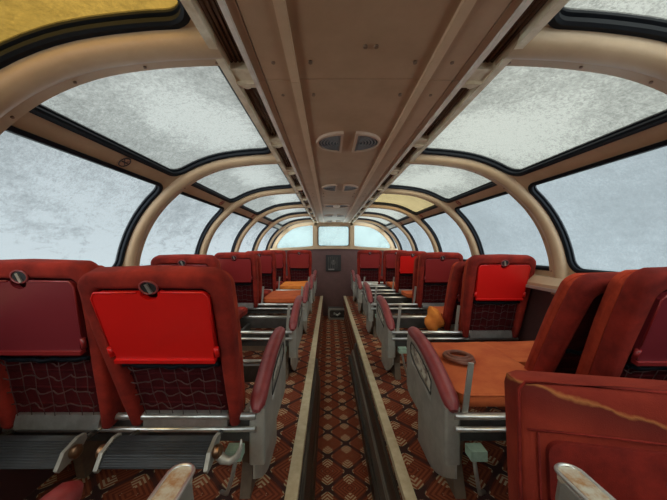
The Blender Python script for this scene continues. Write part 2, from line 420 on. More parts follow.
# floors
bm = bmesh.new(); box(bm, XC - 1.40, -.183, BACK, END, -.10, 0); box(bm, -.160, -.133, BACK, END, -.43, -.03)
o = obj('floor', bm, 'carpet'); struct(o, 'raised carpeted seating platform left of the aisle', 'floor')
bm = bmesh.new(); box(bm, .362, XC + 1.40, BACK, END, -.10, 0); box(bm, .317, .345, BACK, END, -.43, -.03)
o = obj('floor', bm, 'carpet'); struct(o, 'raised carpeted seating platform right of the aisle', 'floor')
bm = bmesh.new(); box(bm, -.20, .40, BACK, END, -.48, -.43)
o = obj('floor', bm, 'carpet'); struct(o, 'sunken carpeted aisle floor', 'floor')
for i, (a, b_) in enumerate(((-.186, -.133), (.317, .366))):
    bm = bmesh.new(); box(bm, a, b_, BACK, END, -.032, .006)
    o = obj('trim_%d' % (i + 1), bm, 'strip', bevel=.004); struct(o, 'worn cream edging strip on the %s side of the aisle' % ('left', 'right')[i], 'trim')
# skirting boxes low in the sunken aisle
bm = bmesh.new()
prism(bm, [(-.133, -.43), (-.085, -.43), (-.088, -.25), (-.100, -.22), (-.112, -.06), (-.133, -.045)], 'y', BACK, 2.7)
o = obj('baseboard_left', bm, 'skirt', bevel=.004); struct(o, 'dark scuffed skirting low on the left of the aisle', 'skirting')
bm = bmesh.new()
def rsk(x0, x1, zt, zb, mi):
    A = [(x0, BACK, zb), (x1, BACK, zb), (x1, BACK, zt), (x0, BACK, zt)]
    B = [(x0, 3.72 + zb * .2, zb), (x1, 3.72 + zb * .2, zb), (x1, 3.15 + (-.06 - zt) * 1.2, zt), (x0, 3.15 + (-.06 - zt) * 1.2, zt)]
    va = [bm.verts.new(p) for p in A]; vb = [bm.verts.new(p) for p in B]
    bm.faces.new(va[::-1]).material_index = mi; bm.faces.new(vb).material_index = mi
    for i in range(4):
        bm.faces.new((va[i], va[(i + 1) % 4], vb[(i + 1) % 4], vb[i])).material_index = mi
rsk(.300, .317, -.055, -.43, 0); rsk(.283, .300, -.20, -.43, 1); rsk(.257, .283, -.34, -.43, 0)
o = obj('baseboard_right', bm, ['skirt', 'skirt_grey'], bevel=.003); struct(o, 'stepped scraped metal skirting low on the right of the aisle', 'skirting')

# side walls below the windows with sill
for sd, nm in SIDES:
    x = XC + sd * 1.375
    bm = bmesh.new(); box(bm, x, x + sd * .03, BACK, END, -.45, EYE - .20)
    o = obj('wall_' + nm, bm, 'wallpanel'); struct(o, 'dark maroon panelled wall under the %s windows' % nm, 'wall')
    bm = bmesh.new()
    prism(bm, [(XC + sd * 1.29, EYE - .265), (XC + sd * 1.29, EYE - .235), (XC + sd * 1.33, EYE - .19), (XC + sd * 1.44, EYE - .19), (XC + sd * 1.44, EYE - .265)], 'y', BACK, END)
    box(bm, XC + sd * 1.284, XC + sd * 1.30, BACK, END, EYE - .275, EYE - .255, 1)
    o = obj('trim_%d' % (3 if sd < 0 else 4), bm, ['rib', 'metal'], bevel=.004); struct(o, 'tan window sill running along the %s wall' % nm, 'sill')

# ribs (hoops)
ti = 5
for ri, yf in enumerate(RIBS):
    bm = bmesh.new()
    sec = [(0, .048), (0, .001), (.034, -.001), (.039, -.007), (.054, -.012), (RIBW * .64, -.012), (RIBW - .016, -.004), (RIBW - .003, .010), (RIBW, .048)]   # (y from far edge back, outward offset)
    for sd in (-1, 1):
        rings = []
        for k in range(49):
            s = TOT * k / 48
            rings.append([bm.verts.new(W3(sd, s, off, yf - dy)) for dy, off in sec])
        for A, B in zip(rings, rings[1:]):
            for j in range(len(sec)):
                bm.faces.new((A[j], A[(j + 1) % len(sec)], B[(j + 1) % len(sec)], B[j]))
        bm.faces.new(rings[0][::-1]); bm.faces.new(rings[-1])
        for k in range(5, 48, 7):      # screw heads
            s = TOT * k / 48
            for dy in (.017,):
                c = Vector(W3(sd, s, .004, yf - dy)); c2 = Vector(W3(sd, s, -.004, yf - dy))
                tube(bm, [c, c2], .0045, 8, 1)
    o = obj('trim_%d' % ti, bm, ['rib', 'screw'], smooth=True); ti += 1
    struct(o, 'tan curved roof rib arching over the seats, number %d from behind' % (ri + 1), 'roof rib')

# framed windows between the ribs
def rr_param(y0, y1, s0, s1, r, seg=7, ne=10):
    """closed rounded rectangle in (y,s), dense on edges"""
    c = rrect(y0, y1, s0, s1, r, seg)
    pts = []
    n = len(c)
    for i in range(n):
        a, b = c[i], c[(i + 1) % n]
        d = math.dist(a, b); m = max(1, int(d / .05))
        for k in range(m): pts.append((a[0] + (b[0] - a[0]) * k / m, a[1] + (b[1] - a[1]) * k / m))
    return pts
def to_rect(p, y0, y1, s0, s1, Y0, Y1, S0, S1):
    cy, cs = (y0 + y1) / 2, (s0 + s1) / 2
    u = (p[0] - cy) / ((y1 - y0) / 2); v = (p[1] - cs) / ((s1 - s0) / 2)
    m = max(abs(u), abs(v)); u /= m; v /= m
    return ((Y0 + Y1) / 2 + u * (Y1 - Y0) / 2, (S0 + S1) / 2 + v * (S1 - S0) / 2)
ends = [(BACK, RIBS[0] - RIBW + .0)] + [(RIBS[k], RIBS[k + 1] - RIBW) for k in range(len(RIBS) - 1)] + [(RIBS[-1], END)]
wi = 1
for bi, (ya, yb) in enumerate(ends):
    if yb - ya < .2 and bi != len(ends) - 1: continue
    for sd, nm in SIDES:
        fb = bmesh.new()
        for kind in ('side', 'roof'):
            if kind == 'side': S0, S1, s0, s1 = 0, S_RAIL - .03, S_SILL, S_RAIL - .075
            else: S0, S1, s0, s1 = S_RAIL - .03, TOT, S_RAIL + .005, S_TOP
            y0, y1 = ya - .055, yb - .004
            r = .075 if yb - ya > .5 else .05
            ring = rr_param(y0, y1, s0, s1, r)
            inn = [fb.verts.new(W3(sd, p[1], .035, p[0])) for p in ring]
            out = []
            for p in ring:
                q = to_rect(p, y0, y1, s0, s1, ya - .07, yb + .03, S0, S1)
                out.append(fb.verts.new(W3(sd, q[1], .035, q[0])))
            n = len(ring)
            for i in range(n): fb.faces.new((inn[i], inn[(i + 1) % n], out[(i + 1) % n], out[i]))
            # gasket: rounded bead around the opening
            gb = bmesh.new()
            cy, cs = (y0 + y1) / 2, (s0 + s1) / 2
            sec = [(-.002, .030), (.010, .026), (.018, .034), (.018, .052), (.011, .056), (.011, .062), (.020, .068), (.020, .085), (-.004, .090), (-.006, .030)]
            ringsG = []
            for i, p in enumerate(ring):
                a, b = ring[i - 1], ring[(i + 1) % n]
                ty, ts = b[0] - a[0], b[1] - a[1]; L = math.hypot(ty, ts); ny, ns = -ts / L, ty / L
                if (cy - p[0]) * ny + (cs - p[1]) * ns < 0: ny, ns = -ny, -ns
                ringsG.append([gb.verts.new(W3(sd, p[1] + ns * w, off, p[0] + ny * w)) for w, off in [(w_, .03 + (o_ - .03) * .62) for w_, o_ in sec]])
            for i in range(n):
                A, B = ringsG[i], ringsG[(i + 1) % n]
                for j in range(len(sec)): gb.faces.new((A[j], A[(j + 1) % len(sec)], B[(j + 1) % len(sec)], B[j]))
            # glass
            gl = bmesh.new(); NY, NS = 2, 14
            grid = [[gl.verts.new(W3(sd, s0 + (s1 - s0) * j / NS, .060, y0 + (y1 - y0) * i / NY)) for j in range(NS + 1)] for i in range(NY + 1)]
            for i in range(NY):
                for j in range(NS): gl.faces.new((grid[i][j], grid[i + 1][j], grid[i + 1][j + 1], grid[i][j + 1])).smooth = True
            if kind == 'side': mk = 'frost_side_l' if sd < 0 else 'frost_side_r'
            else: mk = 'frost_roof' if sd < 0 else 'frost_roof_r'
            if kind == 'roof' and sd < 0 and bi in (4,): mk = 'frost_yellow'
            if kind == 'roof' and sd > 0 and bi == 7: mk = 'frost_pale_yellow'
            if bi == len(ends) - 1: mk = 'frost_end'
            g = obj('window_%d' % wi, gl, mk); wi += 1
            struct(g, 'frosted %s pane in the %s of the dome, bay %d from behind' % ('roof' if kind == 'roof' else 'side', nm, bi + 1), 'window')
            obj('gasket', gb, 'rubber', g, smooth=True)
        # small flange over the rail
        o = obj('trim_%d' % ti, fb, 'rib', smooth=True); ti += 1
        struct(o, 'tan framing around the %s panes of bay %d' % (nm, bi + 1), 'frame')

# ceiling: flat centre with raised battens, stepped side panels
ZC = EYE + .55
bm = bmesh.new()
def pr(a, b, z0, z1, mi, y0=BACK, y1=END):
    box(bm, XC + a, XC + b, y0, y1, z0, z1, mi)
pr(-.47, .47, ZC + .06, ZC + .08, 0)
SEAMS = [BACK, .885, 2.80, 4.7, END]
for y0, y1 in zip(SEAMS, SEAMS[1:]):
    pr(-.197, .197, ZC + .004, ZC + .05, 0, y0 + .002, y1 - .002)
    for sg in (-1, 1):
        a, b = sorted((sg * .224, sg * .306)); pr(a, b, ZC, ZC + .05, 0, y0 + .0015, y1 - .0015)
        a, b = sorted((sg * .309, sg * .332)); pr(a, b, ZC - .001, ZC + .05, 0, y0 + .0015, y1 - .0015)
        a, b = sorted((sg * .197, sg * .224)); pr(a, b, ZC - .008, ZC + .05, 1, y0 + .001, y1 - .001)
        a, b = sorted((sg * .331, sg * .344)); pr(a, b, ZC - .012, ZC + .05, 2, y0, y1)
        a, b = sorted((sg * .402, sg * .425)); pr(a, b, ZC - .010, ZC + .05, 3, y0, y1)
# screws on the panels
for y in (.80, .97, 2.72, 2.88, 4.62, 4.78):
    for x in (-.265, .265, -.155, .155):
        tube(bm, [(XC + x, y, ZC + .003), (XC + x, y, ZC - .003)], .006, 8, 4)
for x in (0, .001):
    tube(bm, [(XC + x * 30 - .0, .74, ZC + .005), (XC + x * 30, .74, ZC - .001)], .006, 8, 4)
o = obj('ceiling', bm, ['tan', 'tan_light', 'white_trim', 'cream', 'screw']); struct(o, 'long flat tan panelled ceiling down the middle of the dome', 'ceiling')

ORD = ['nearest', 'second', 'third', 'fourth', 'fifth', 'sixth', 'seventh', 'eighth', 'ninth', 'tenth', 'eleventh', 'twelfth']
# light fixtures
def fixture(sd, y0, ln):
    root = empty('ceiling_light', (XC + sd * .372, y0, ZC))
    b = bmesh.new()
    box(b, -.030, .030, .0, ln, .022, .03, 0)
    for k in range(5):
        x = -.026 + k * .013
        tube(b, [(x, 0, .022), (x, ln, .022)], .0065, 8, 0)
    obj('lens', b, 'brown_lens', root)
    b = bmesh.new()
    box(b, -.030, .030, ln, ln + .095, -.004, .03)
    lo = [(-.030, ln + .05), (.030, ln + .05)]
    # rounded scoop on the cap
    pts = [(-.028 + .056 * k / 8, ln + .055 + .028 * math.sin(PI * k / 8)) for k in range(9)]
    prism(b, pts[::-1], 'z', -.016, -.003)
    obj('end_cap', b, 'cream', root, bevel=.002)
    return root
ys = [-.14 + .535 * k for k in range(11)]
for sd, nm in SIDES:
    vis = 0
    for y in ys:
        r = fixture(sd, y, .43)
        if y + .43 > .55:
            lab = '%s brown ribbed light strip in the row along the %s ceiling edge' % (ORD[vis], nm); vis += 1
        else: lab = 'brown ribbed light strip above and behind the camera on the %s' % nm
        tag(r, lab, 'ceiling light', 'light strips along the ceiling edges')

# ceiling vents: pairs of half-round grilles
def vent(sd, y, i):
    root = empty('ceiling_vent', (XC + sd * .030, y, ZC + .004))
    def arc(r, x0=0, n=20): return [(sd * (x0 + r * .95 * math.cos(R(-90 + 180 * k / n))), r * .9 * math.sin(R(-90 + 180 * k / n))) for k in range(n + 1)]
    b = bmesh.new()
    o_ = arc(.145) ; i_ = arc(.118, .012)
    # frame ring in xy, thin in z
    n = len(o_); V = []
    for a, c in zip(o_, i_): V.append([b.verts.new((a[0], a[1], 0)), b.verts.new((a[0] * .97, a[1] * .97, -.012)), b.verts.new((c[0], c[1], -.012)), b.verts.new((c[0], c[1], 0))])
    for k in range(n):
        A, B = V[k], V[(k + 1) % n]
        for j in range(4): b.faces.new((A[j], A[(j + 1) % 4], B[(j + 1) % 4], B[j]))
    obj('vent_frame', b, 'vent', root, bevel=.002)
    b = bmesh.new(); prism(b, arc(.120, .010), 'z', -.003, .0); obj('vent_opening', b, 'grille', root)
    b = bmesh.new()
    for r in (.103, .086, .069, .052, .035, .018):
        tube(b, [(p[0], p[1], -.007) for p in arc(r, .014, 14)], .0038, 6)
    if i < 2: box(b, *sorted((sd * .012, sd * .022)), -.105, .105, -.010, -.003)
    obj('louvre', b, 'grille_l', root)
    return root
for i, y in enumerate((1.41, 2.47, 3.52, 4.58, 5.55)):
    for sd, nm in SIDES:
        tag(vent(sd, y, i), '%s half-round vent grille from the camera, %s one of its pair' % (ORD[i], nm), 'vent', 'half-round ceiling vents')
b = bmesh.new()
tube(b, [(0, 0, 0), (0, 0, -.012), (0, 0, -.03)], [.05, .05, .03], 20)
o = obj('smoke_detector', b, 'white_trim', bevel=.003); o.location = (XC, 3.50, ZC + .005)
tag(o, 'small pale round fitting between the third pair of ceiling vents', 'smoke detector')

# no smoking signs on the rail
def sign(sd, y, red, label):
    s = S_RAIL - .033
    p = Vector(W3(sd, s, .033, y)); q = Vector(W3(sd, s, .0, y)); n = (q - p).normalized()
    X = Vector((0, 1, 0)); Z = n.cross(X)
    if Z.z < 0: Z = -Z
    root = empty('no_smoking_sign', p)
    M = Matrix((X, Z, n)).transposed().to_4x4(); root.rotation_euler = M.to_euler()
    if M.to_3x3().determinant() < 0:
        X = -X; M = Matrix((X, Z, n)).transposed().to_4x4(); root.rotation_euler = M.to_euler()
    b = bmesh.new(); prism(b, [(.030 * math.cos(2 * PI * k / 24), .030 * math.sin(2 * PI * k / 24)) for k in range(24)], 'z', 0, .002)
    obj('disc', b, 'sign_light', root)
    b = bmesh.new()
    tube(b, [(.026 * math.cos(2 * PI * k / 24), .026 * math.sin(2 * PI * k / 24), .003) for k in range(24)], .0028, 6, closed=True)
    tube(b, [(-.018, .018, .003), (.018, -.018, .003)], .0022, 6)
    obj('ring_and_slash', b, 'sign_red' if red else 'sign_black', root)
    b = bmesh.new(); box(b, -.018, .014, -.003, .003, .002, .0035); box(b, .015, .018, -.003, .003, .002, .0035)
    tube(b, [(.016, .005, .003), (.010, .009, .003), (.015, .013, .003)], .0012, 5)
    obj('cigarette', b, 'sign_black', root)
    tag(root, label, 'sign', 'no smoking signs on the window rails')
sign(-1, 1.27, 0, 'round no smoking sign nearest the camera on the left window rail')
sign(-1, 2.42, 1, 'second round no smoking sign along the left window rail')
sign(-1, 3.40, 1, 'third round no smoking sign along the left window rail')
sign(-1, 4.35, 1, 'farthest round no smoking sign along the left window rail')
sign(1, 2.42, 1, 'round no smoking sign nearest the camera on the right window rail')
sign(1, 3.40, 1, 'second round no smoking sign along the right window rail')
sign(1, 4.35, 1, 'farthest round no smoking sign along the right window rail')

# end wall with three windows
arch = []
for k in range(25): x, z = PS(TOT * k / 24, .05); arch.append((XC + x, z))
arch2 = [(2 * XC - x, z) for x, z in arch[::-1]]
outline = [(XC + 1.40, .90), *arch[3:], *arch2[:-3], (XC - 1.40, .90)]
def endwin(sd):
    # quarter-round pane following the arch
    pts = []
    for k in range(6, 23):
        x, z = PS(TOT * k / 24, -.045)
        if x > .47: pts.append((x, z))
    x_in = .445
    pts.append((x_in + .03, EYE + .50)); pts.append((x_in + .008, EYE + .49)); pts.append((x_in, EYE + .46))
    pts.append((x_in, EYE + .07)); pts.append((x_in + .01, EYE + .045)); pts.append((x_in + .035, EYE + .035))
    pts.append((pts[0][0] - .03, EYE - .045))
    return [(XC + sd * x, z) for x, z in pts]
holes = [endwin(-1), rrect(XC - .335, XC + .335, EYE + .045, EYE + .475, .05), endwin(1)]
me = plate('wall_end', [outline] + holes, END, END + .05, 'rib')
struct(link('wall_end', me), 'tan framed end wall of the dome with three windows', 'wall')
for i, h in enumerate(holes):
    me = plate('window', [h], END + .03, END + .034, 'frost_end')
    g = link('window_%d' % wi, me); wi += 1
    struct(g, 'frosted %s window in the end wall' % ('left', 'centre', 'right')[i], 'window')
    bmx = bmesh.new(); tube(bmx, [(p[0], END + .004, p[1]) for p in h], .009, 6, closed=True)
    obj('gasket', bmx, 'rubber' if i == 1 else 'tan', g)
# posts between the end windows
bm = bmesh.new()
for sg in (-1, 1): box(bm, XC + sg * .39 - .028, XC + sg * .39 + .028, END - .03, END + .0, EYE, ZC + .01)
box(bm, XC - .42, XC + .42, END - .03, END, EYE + .49, ZC + .01)
o = obj('trim_%d' % ti, bm, 'rib', bevel=.008); ti += 1; struct(o, 'tan posts between the end windows', 'trim')
# bulkhead below
bm = bmesh.new()
top = [(XC + x, EYE + .01 - .05 * (abs(x) / 1.3) ** 1.5) for x in [1.4 - .14 * k for k in range(21)]]
prism(bm, [(XC - 1.4, -.48), (XC + 1.4, -.48)] + top, 'y', END - .012, END + .05)
o = obj('wall_front', bm, 'bulkhead'); struct(o, 'brown maroon bulkhead below the end windows', 'wall')
bm = bmesh.new()
strip = [(p[0], p[1] + .03) for p in top]; strip2 = [(p[0], p[1] - .025) for p in top]
strip_solid(bm, strip, strip2, END - .06, END - .012)
o = obj('trim_%d' % ti, bm, 'rib', bevel=.006); ti += 1; struct(o, 'tan ledge curving below the end windows', 'trim')
# wall behind the camera
bm = bmesh.new(); box(bm, XC - 1.42, XC + 1.42, BACK - .03, BACK, -.48, ZC + .08)
o = obj('wall_back', bm, 'bulkhead'); struct(o, 'wall behind the camera', 'wall')
# bulkhead furniture: black wall unit
root = empty('wall_heater', (XC - .005, END - .012, .56))
b = bmesh.new(); box(b, -.165, .165, -.035, 0, -.01, .34); obj('casing', b, 'dark', root, bevel=.008)
b = bmesh.new()
for k in range(5): box(b, -.11 + k * .045, -.095 + k * .045, -.041, -.035, .04, .30)
tube(b, [(0, -.034, .18), (0, -.05, .18)], .055, 18)
obj('grille', b, 'frame_dark', root)
b = bmesh.new(); box(b, -.11, .02, -.044, -.035, .012, .04); tube(b, [(0, -.045, .21), (0, -.056, .21)], .012, 10); obj('control_strip', b, 'grille_l', root)
tag(root, 'black square wall unit on the maroon bulkhead below the centre window', 'wall unit')
root = empty('floor_box', (.17, END - .30, -.43))
b = bmesh.new(); box(b, -.19, .19, 0, .2, 0, .22); obj('casing', b, 'frame_dark', root, bevel=.02)
b = bmesh.new(); strip_solid(b, rrect(-.19, .19, .0, .23, .04), rrect(-.155, .155, .035, .195, .03), -.02, .0, closed=True); obj('rim', b, 'metal', root, bevel=.004)
b = bmesh.new(); tube(b, [(-.05, -.01, .12), (.0, -.03, .09), (.06, -.01, .13)], .02, 8); tube(b, [(-.07, -.012, .12), (-.05, -.02, .12)], .025, 10); obj('handle', b, 'metal', root)
tag(root, 'dark low box with a pale metal rim on the aisle floor at the far bulkhead', 'box')

# ------------------------------------------------------------------ seats
CACHE = {}
def part(key, name, fn, parent):
    if key not in CACHE: CACHE[key] = fn()
    return link(name, CACHE[key], parent)
BH = .645      # back height along the back
HW = .228
def back_outer():
    pts = [(-.205, 0), (-.212, .10), (-.220, .25), (-.228, .42), (-HW, .53)]
    cx, cz, r = -HW + .062, BH - .075, .062
    for k in range(1, 8): a = R(180 - 82 * k / 8); pts.append((cx + r * math.cos(a), cz + .01 + r * math.sin(a)))
    pts.append((-.07, BH - .002)); 
    return pts + [(0, BH)] + [(-x, z) for x, z in pts[::-1]]
def back_inner():
    n = 5; pts = [(-.165, 0), (-.170, .10), (-.172, .25), (-.176, .42), (-.176, .48)]
    cx, cz, r = -.176 + .03, .557, .03
    for k in range(1, 8): a = R(180 - 82 * k / 8); pts.append((cx + r * math.cos(a), cz + r * math.sin(a)))
    pts.append((-.06, .587))
    return pts + [(0, .587)] + [(-x, z) for x, z in pts[::-1]]
def mk_shell():
    b = bmesh.new(); strip_solid(b, back_outer(), back_inner(), 0.0, .070)
    bmesh.ops.remove_doubles(b, verts=b.verts, dist=1e-5)
    return to_mesh(b, 'backrest', 'red', bevel=.017, bseg=3, smooth=True, angle=50)
def mk_panel():
    b = bmesh.new()
    o_ = [(x * .9, z) for x, z in back_inner()]
    o_ = [(-.175, .0)] + [(-.18, .3), (-.18, .6), (.18, .6), (.18, .3), (.175, 0)]
    prism(b, o_, 'y', .038, .070)
    for k in range(3): tube(b, [(-.17, .038, .09 + .07 * k), (.17, .038, .085 + .07 * k)], .006, 6)
    return to_mesh(b, 'pocket_panel', 'maroon', bevel=.003)
def mk_cushion(mat='red_side', name='cushion'):
    b = bmesh.new()
    sc = [(x * .97, z * .955 + .0) for x, z in back_outer()]
    n = len(sc)
    # layers in y giving a padded front with thickness
    lay = [(.068, 1.0), (.088, 1.0), (.112, .985), (.124, .93), (.130, .80), (.131, .5), (.132, .02)]
    rings = []
    for y, k in lay: rings.append([b.verts.new((x * k, y, (z - .33) * k + .33)) for x, z in sc])
    for A, B in zip(rings, rings[1:]):
        for i in range(n): b.faces.new((A[i], A[(i + 1) % n], B[(i + 1) % n], B[i]))
    b.faces.new(rings[0][::-1]); b.faces.new(rings[-1])
    # seams on the front and piping
    tube(b, [(-.19, .127, .44), (-.1, .133, .445), (.1, .133, .445), (.19, .127, .44)], .004, 6)
    for A in (.068,):
        tube(b, [(x * .985, A + .022, z * 1.0) for x, z in sc], .0045, 6)
    return to_mesh(b, name, mat, smooth=True)
def mk_tray(mat, op=False):
    b = bmesh.new()
    z0, z1 = .330, .580
    pts = [(-.162, z0), (.162, z0), (.163, z0 + .03), (.172, z0 + .045), (.176, z1 - .02), (.168, z1 - .006), (.155, z1), (.036, z1)]
    pts += [(.028 * math.cos(R(a)), z1 + .004 - .028 * abs(math.sin(R(a)))) for a in range(0, 181, 20)]
    pts += [(-.036, z1), (-.155, z1), (-.168, z1 - .006), (-.176, z1 - .02), (-.172, z0 + .045), (-.163, z0 + .03)]
    prism(b, pts, 'y', -.008, .012)
    bv = to_mesh(b, 'tray_table', mat, bevel=.0035, bseg=2)
    b = bmesh.new(); b.from_mesh(bv)
    return bv
def mk_trayrim(mat):
    b = bmesh.new()
    box(b, -.166, .166, -.016, .006, .322, .335)
    for sg in (-1, 1):
        tube(b, [(sg * .174, -.006, .345), (sg * .174, -.006, .380)], .008, 8)
    for sg in (-1, 1):
        tube(b, [(sg * .172, -.006, .39), (sg * .178, -.007, .562), (sg * .165, -.007, .582), (sg * .036, -.007, .584)], .0035, 6)
    return to_mesh(b, 'tray_rim', mat, bevel=.002)
def mk_latch_cup():
    b = bmesh.new()
    tube(b, [(.027 * math.cos(2 * PI * k / 20), -.002, .597 + .021 * math.sin(2 * PI * k / 20)) for k in range(20)], .0032, 6, closed=True)
    prism(b, [(.027 * math.cos(2 * PI * k / 20), .597 + .021 * math.sin(2 * PI * k / 20)) for k in range(20)], 'y', -.0015, .004, 1)
    return to_mesh(b, 'latch_cup', ['vinyl', 'dark'])
def mk_latch():
    b = bmesh.new()
    M = Matrix.Translation((0, -.008, .595)) @ Matrix.Rotation(R(-18), 4, 'Y')
    box(b, -.0045, .0045, .0015, .006, -.017, .015, 0, M)
    return to_mesh(b, 'latch', 'metal_bright', bevel=.002)
def mk_net():
    b = bmesh.new(); rnd = random.Random(3)
    for j in range(4):
        z = .275 - j * .058
        pts = []
        for k in range(25):
            x = -.158 + .316 * k / 24
            pts.append((x, .018 - .006 * math.sin(k * 1.3 + j), z - .010 * math.sin(PI * ((k % 6) / 6)) - .006 * math.sin(k * .5 + j)))
        tube(b, pts, .0022, 5)
    for k in range(7):
        x = -.14 + .28 * k / 6
        tube(b, [(x + .004 * rnd.uniform(-1, 1), .016 + .004 * rnd.uniform(-1, 1), z) for z in (.29, .22, .16, .10, .055)], .0014, 5)
    return to_mesh(b, 'pocket_net', 'net')
def mk_elastic():
    b = bmesh.new()
    pts = [(-.165 + .33 * k / 20, .012 + .004 * math.sin(k * 1.1), .292 - .006 * math.sin(PI * k / 20) + .003 * math.sin(k * 1.7)) for k in range(21)]
    tube(b, pts, .008, 7)
    return to_mesh(b, 'elastic_band', 'rubber')
def mk_kick():
    b = bmesh.new()
    prism(b, [(.010, .0), (.002, .006), (.022, .052), (.034, .052), (.034, .0)], 'x', -.158, .158)
    return to_mesh(b, 'kick_plate', 'metal_bright', bevel=.002)
def make_back(parent, x, y, z, tilt, tray, net=True, loose=False, cushmat='red_side', shellmat='red'):
    o = part('shell', 'backrest' if not loose else 'loose_backrest', mk_shell, parent)
    o.location = (x, y, z); o.rotation_euler = (R(tilt), 0, 0)
    part('panel', 'pocket_panel', mk_panel, o)
    part('cush' + cushmat, 'back_cushion', lambda: mk_cushion(cushmat, 'back_cushion'), o)
    t = None
    if tray:
        t = part('tray' + tray, 'tray_table', lambda: mk_tray(tray), o)
        rim = {'tray_red': 'tray_red', 'tray_maroon': 'tray_mid', 'tray_mid': 'tray_mid'}[tray]
        part('rim' + rim, 'tray_rim', lambda: mk_trayrim(rim), o)
    part('cup', 'latch_cup', mk_latch_cup, o); part('latch', 'latch', mk_latch, o)
    part('elastic', 'elastic_band', mk_elastic, o)
    part('kick', 'kick_plate', mk_kick, o)
    if net: part('net', 'pocket_net', mk_net, o)
    return o, t

# armrest: origin on the platform at the rear end of the arm, centred on its width
def arm_top(t):   # (y,z) of the top of the side panel
    return (.0 + .50 * t, .425 + .135 * math.sin(min(t * 1.15, 1) * PI / 2) ** .9)
def mk_arm():
    top = [arm_top(k / 12) for k in range(13)]
    ol = [(0.0, .225)] + top + [(.515, .545), (.515, .26), (.50, .235), (.46, .225)]
    hole = []
    lo = [(.16 + .26 * k / 8, .395 + .02 * math.sin(PI * k / 8) + .055 * k / 8 - .03) for k in range(9)]
    hi = [(.43 - .27 * k / 8, .535 - .045 * (k / 8) ** 1.5) for k in range(9)]
    hole = [(.15, .40)] + lo + [(.44, .47), (.445, .51)] + hi + [(.145, .46)]
    return plate('armrest', [ol, hole], -.026, .026, 'metal', bevel=.005, plane='yz')
def mk_insert():
    b = bmesh.new(); prism(b, [(.14, .36), (.45, .42), (.45, .54), (.14, .49)], 'x', -.010, .010)
    return to_mesh(b, 'ash_insert', 'ash')
def mk_endcap():
    b = bmesh.new(); prism(b, rrect(-.031, .031, -.012, .02, .012), 'z', .215, .43)
    return to_mesh(b, 'end_cover', 'metal', smooth=True)
def mk_front():
    b = bmesh.new(); tube(b, [(0, .512, .255), (0, .512, .50), (0, .508, .548)], [.0268, .0268, .024], 16)
    return to_mesh(b, 'front_cover', 'metal', smooth=True)
def mk_slot():
    b = bmesh.new()
    hole = [(.15, .40), (.28, .415), (.40, .445), (.44, .47), (.445, .51), (.43, .535), (.30, .518), (.18, .482), (.145, .46)]
    for x in (-.026,): tube(b, [(x, y, z) for y, z in hole], .0035, 6, closed=True)
    return to_mesh(b, 'slot_rim', 'frame_dark')
def mk_pad():
    b = bmesh.new(); rings = []
    N_ = 22
    prof_ = [(math.cos(2 * PI * k / 14), math.sin(2 * PI * k / 14)) for k in range(14)]
    for i in range(N_ + 1):
        t = i / N_; y, z = arm_top(min(max((t - .03) / .94, 0), 1)); 
        if t < .03: y -= .012; z -= .012
        if t > .97: y += .012
        w = .033 * (1 - .55 * max(0, (abs(t - .5) - .42) / .08) ** 2); h = .030 * (1 - .6 * max(0, (abs(t - .5) - .42) / .08) ** 2)
        y2, z2 = arm_top(min(t + .04, 1)); y1, z1 = arm_top(max(t - .04, 0)); L = math.hypot(y2 - y1, z2 - z1); ny, nz = -(z2 - z1) / L, (y2 - y1) / L
        rings.append([b.verts.new((c * w * (1.0 if abs(c) < .9 else 1), y + ny * (s * h + .016), z + nz * (s * h + .016))) for c, s in prof_])
    for A, B in zip(rings, rings[1:]):
        for k in range(14): b.faces.new((A[k], A[(k + 1) % 14], B[(k + 1) % 14], B[k]))
    b.faces.new(rings[0][::-1]); b.faces.new(rings[-1])
    return to_mesh(b, 'arm_pad', 'vinyl', smooth=True)
def mk_core(rim=False):
    b = bmesh.new(); L = []
    ol = rrect(-.024, .024, .0, .535, .0235, 6)
    dense = []
    for a, c in zip(ol, ol[1:] + ol[:1]):
        m = max(1, int(math.dist(a, c) / .05)); dense += [(a[0] + (c[0] - a[0]) * k / m, a[1] + (c[1] - a[1]) * k / m) for k in range(m)]
    def Z(y): return arm_top(min(max(y / .5, 0), 1))[1]
    if rim:
        tube(b, [(x * 1.08, y, Z(y) + .008) for x, y in dense], .0045, 6, closed=True)
        return to_mesh(b, 'arm_rim', 'metal_bright')
    A = [b.verts.new((x, y, Z(y) + .009)) for x, y in dense]; B = [b.verts.new((x, y, Z(y) - .012)) for x, y in dense]
    n = len(A); h = n // 2
    for i in range(n): b.faces.new((A[i], A[(i + 1) % n], B[(i + 1) % n], B[i]))
    f = b.faces.new(A); g = b.faces.new(B[::-1])
    bmesh.ops.triangulate(b, faces=[f, g])
    return to_mesh(b, 'worn_arm_top', 'worn')
def make_arm(parent, x, y, pad=True):
    a = part('arm', 'armrest', mk_arm, parent); a.location = (x, y, 0)
    part('insert', 'ash_insert', mk_insert, a); part('endcap', 'end_cover', mk_endcap, a); part('front', 'front_cover', mk_front, a)
    for q in (-1, 1): part('slot', 'slot_rim', mk_slot, a).location.x = 0 if q < 0 else .052
    if pad: part('pad', 'arm_pad', mk_pad, a)
    else:
        part('core', 'worn_arm_top', mk_core, a); part('rim', 'arm_rim', lambda: mk_core(True), a)
    return a
def mk_lever():
    b = bmesh.new()
    M = Matrix.Rotation(R(5), 4, 'Y') @ Matrix.Rotation(R(4), 4, 'X')
    box(b, -.010, .010, -.004, .004, 0, .215, 0, M)
    return to_mesh(b, 'recline_bracket', 'metal', bevel=.003)
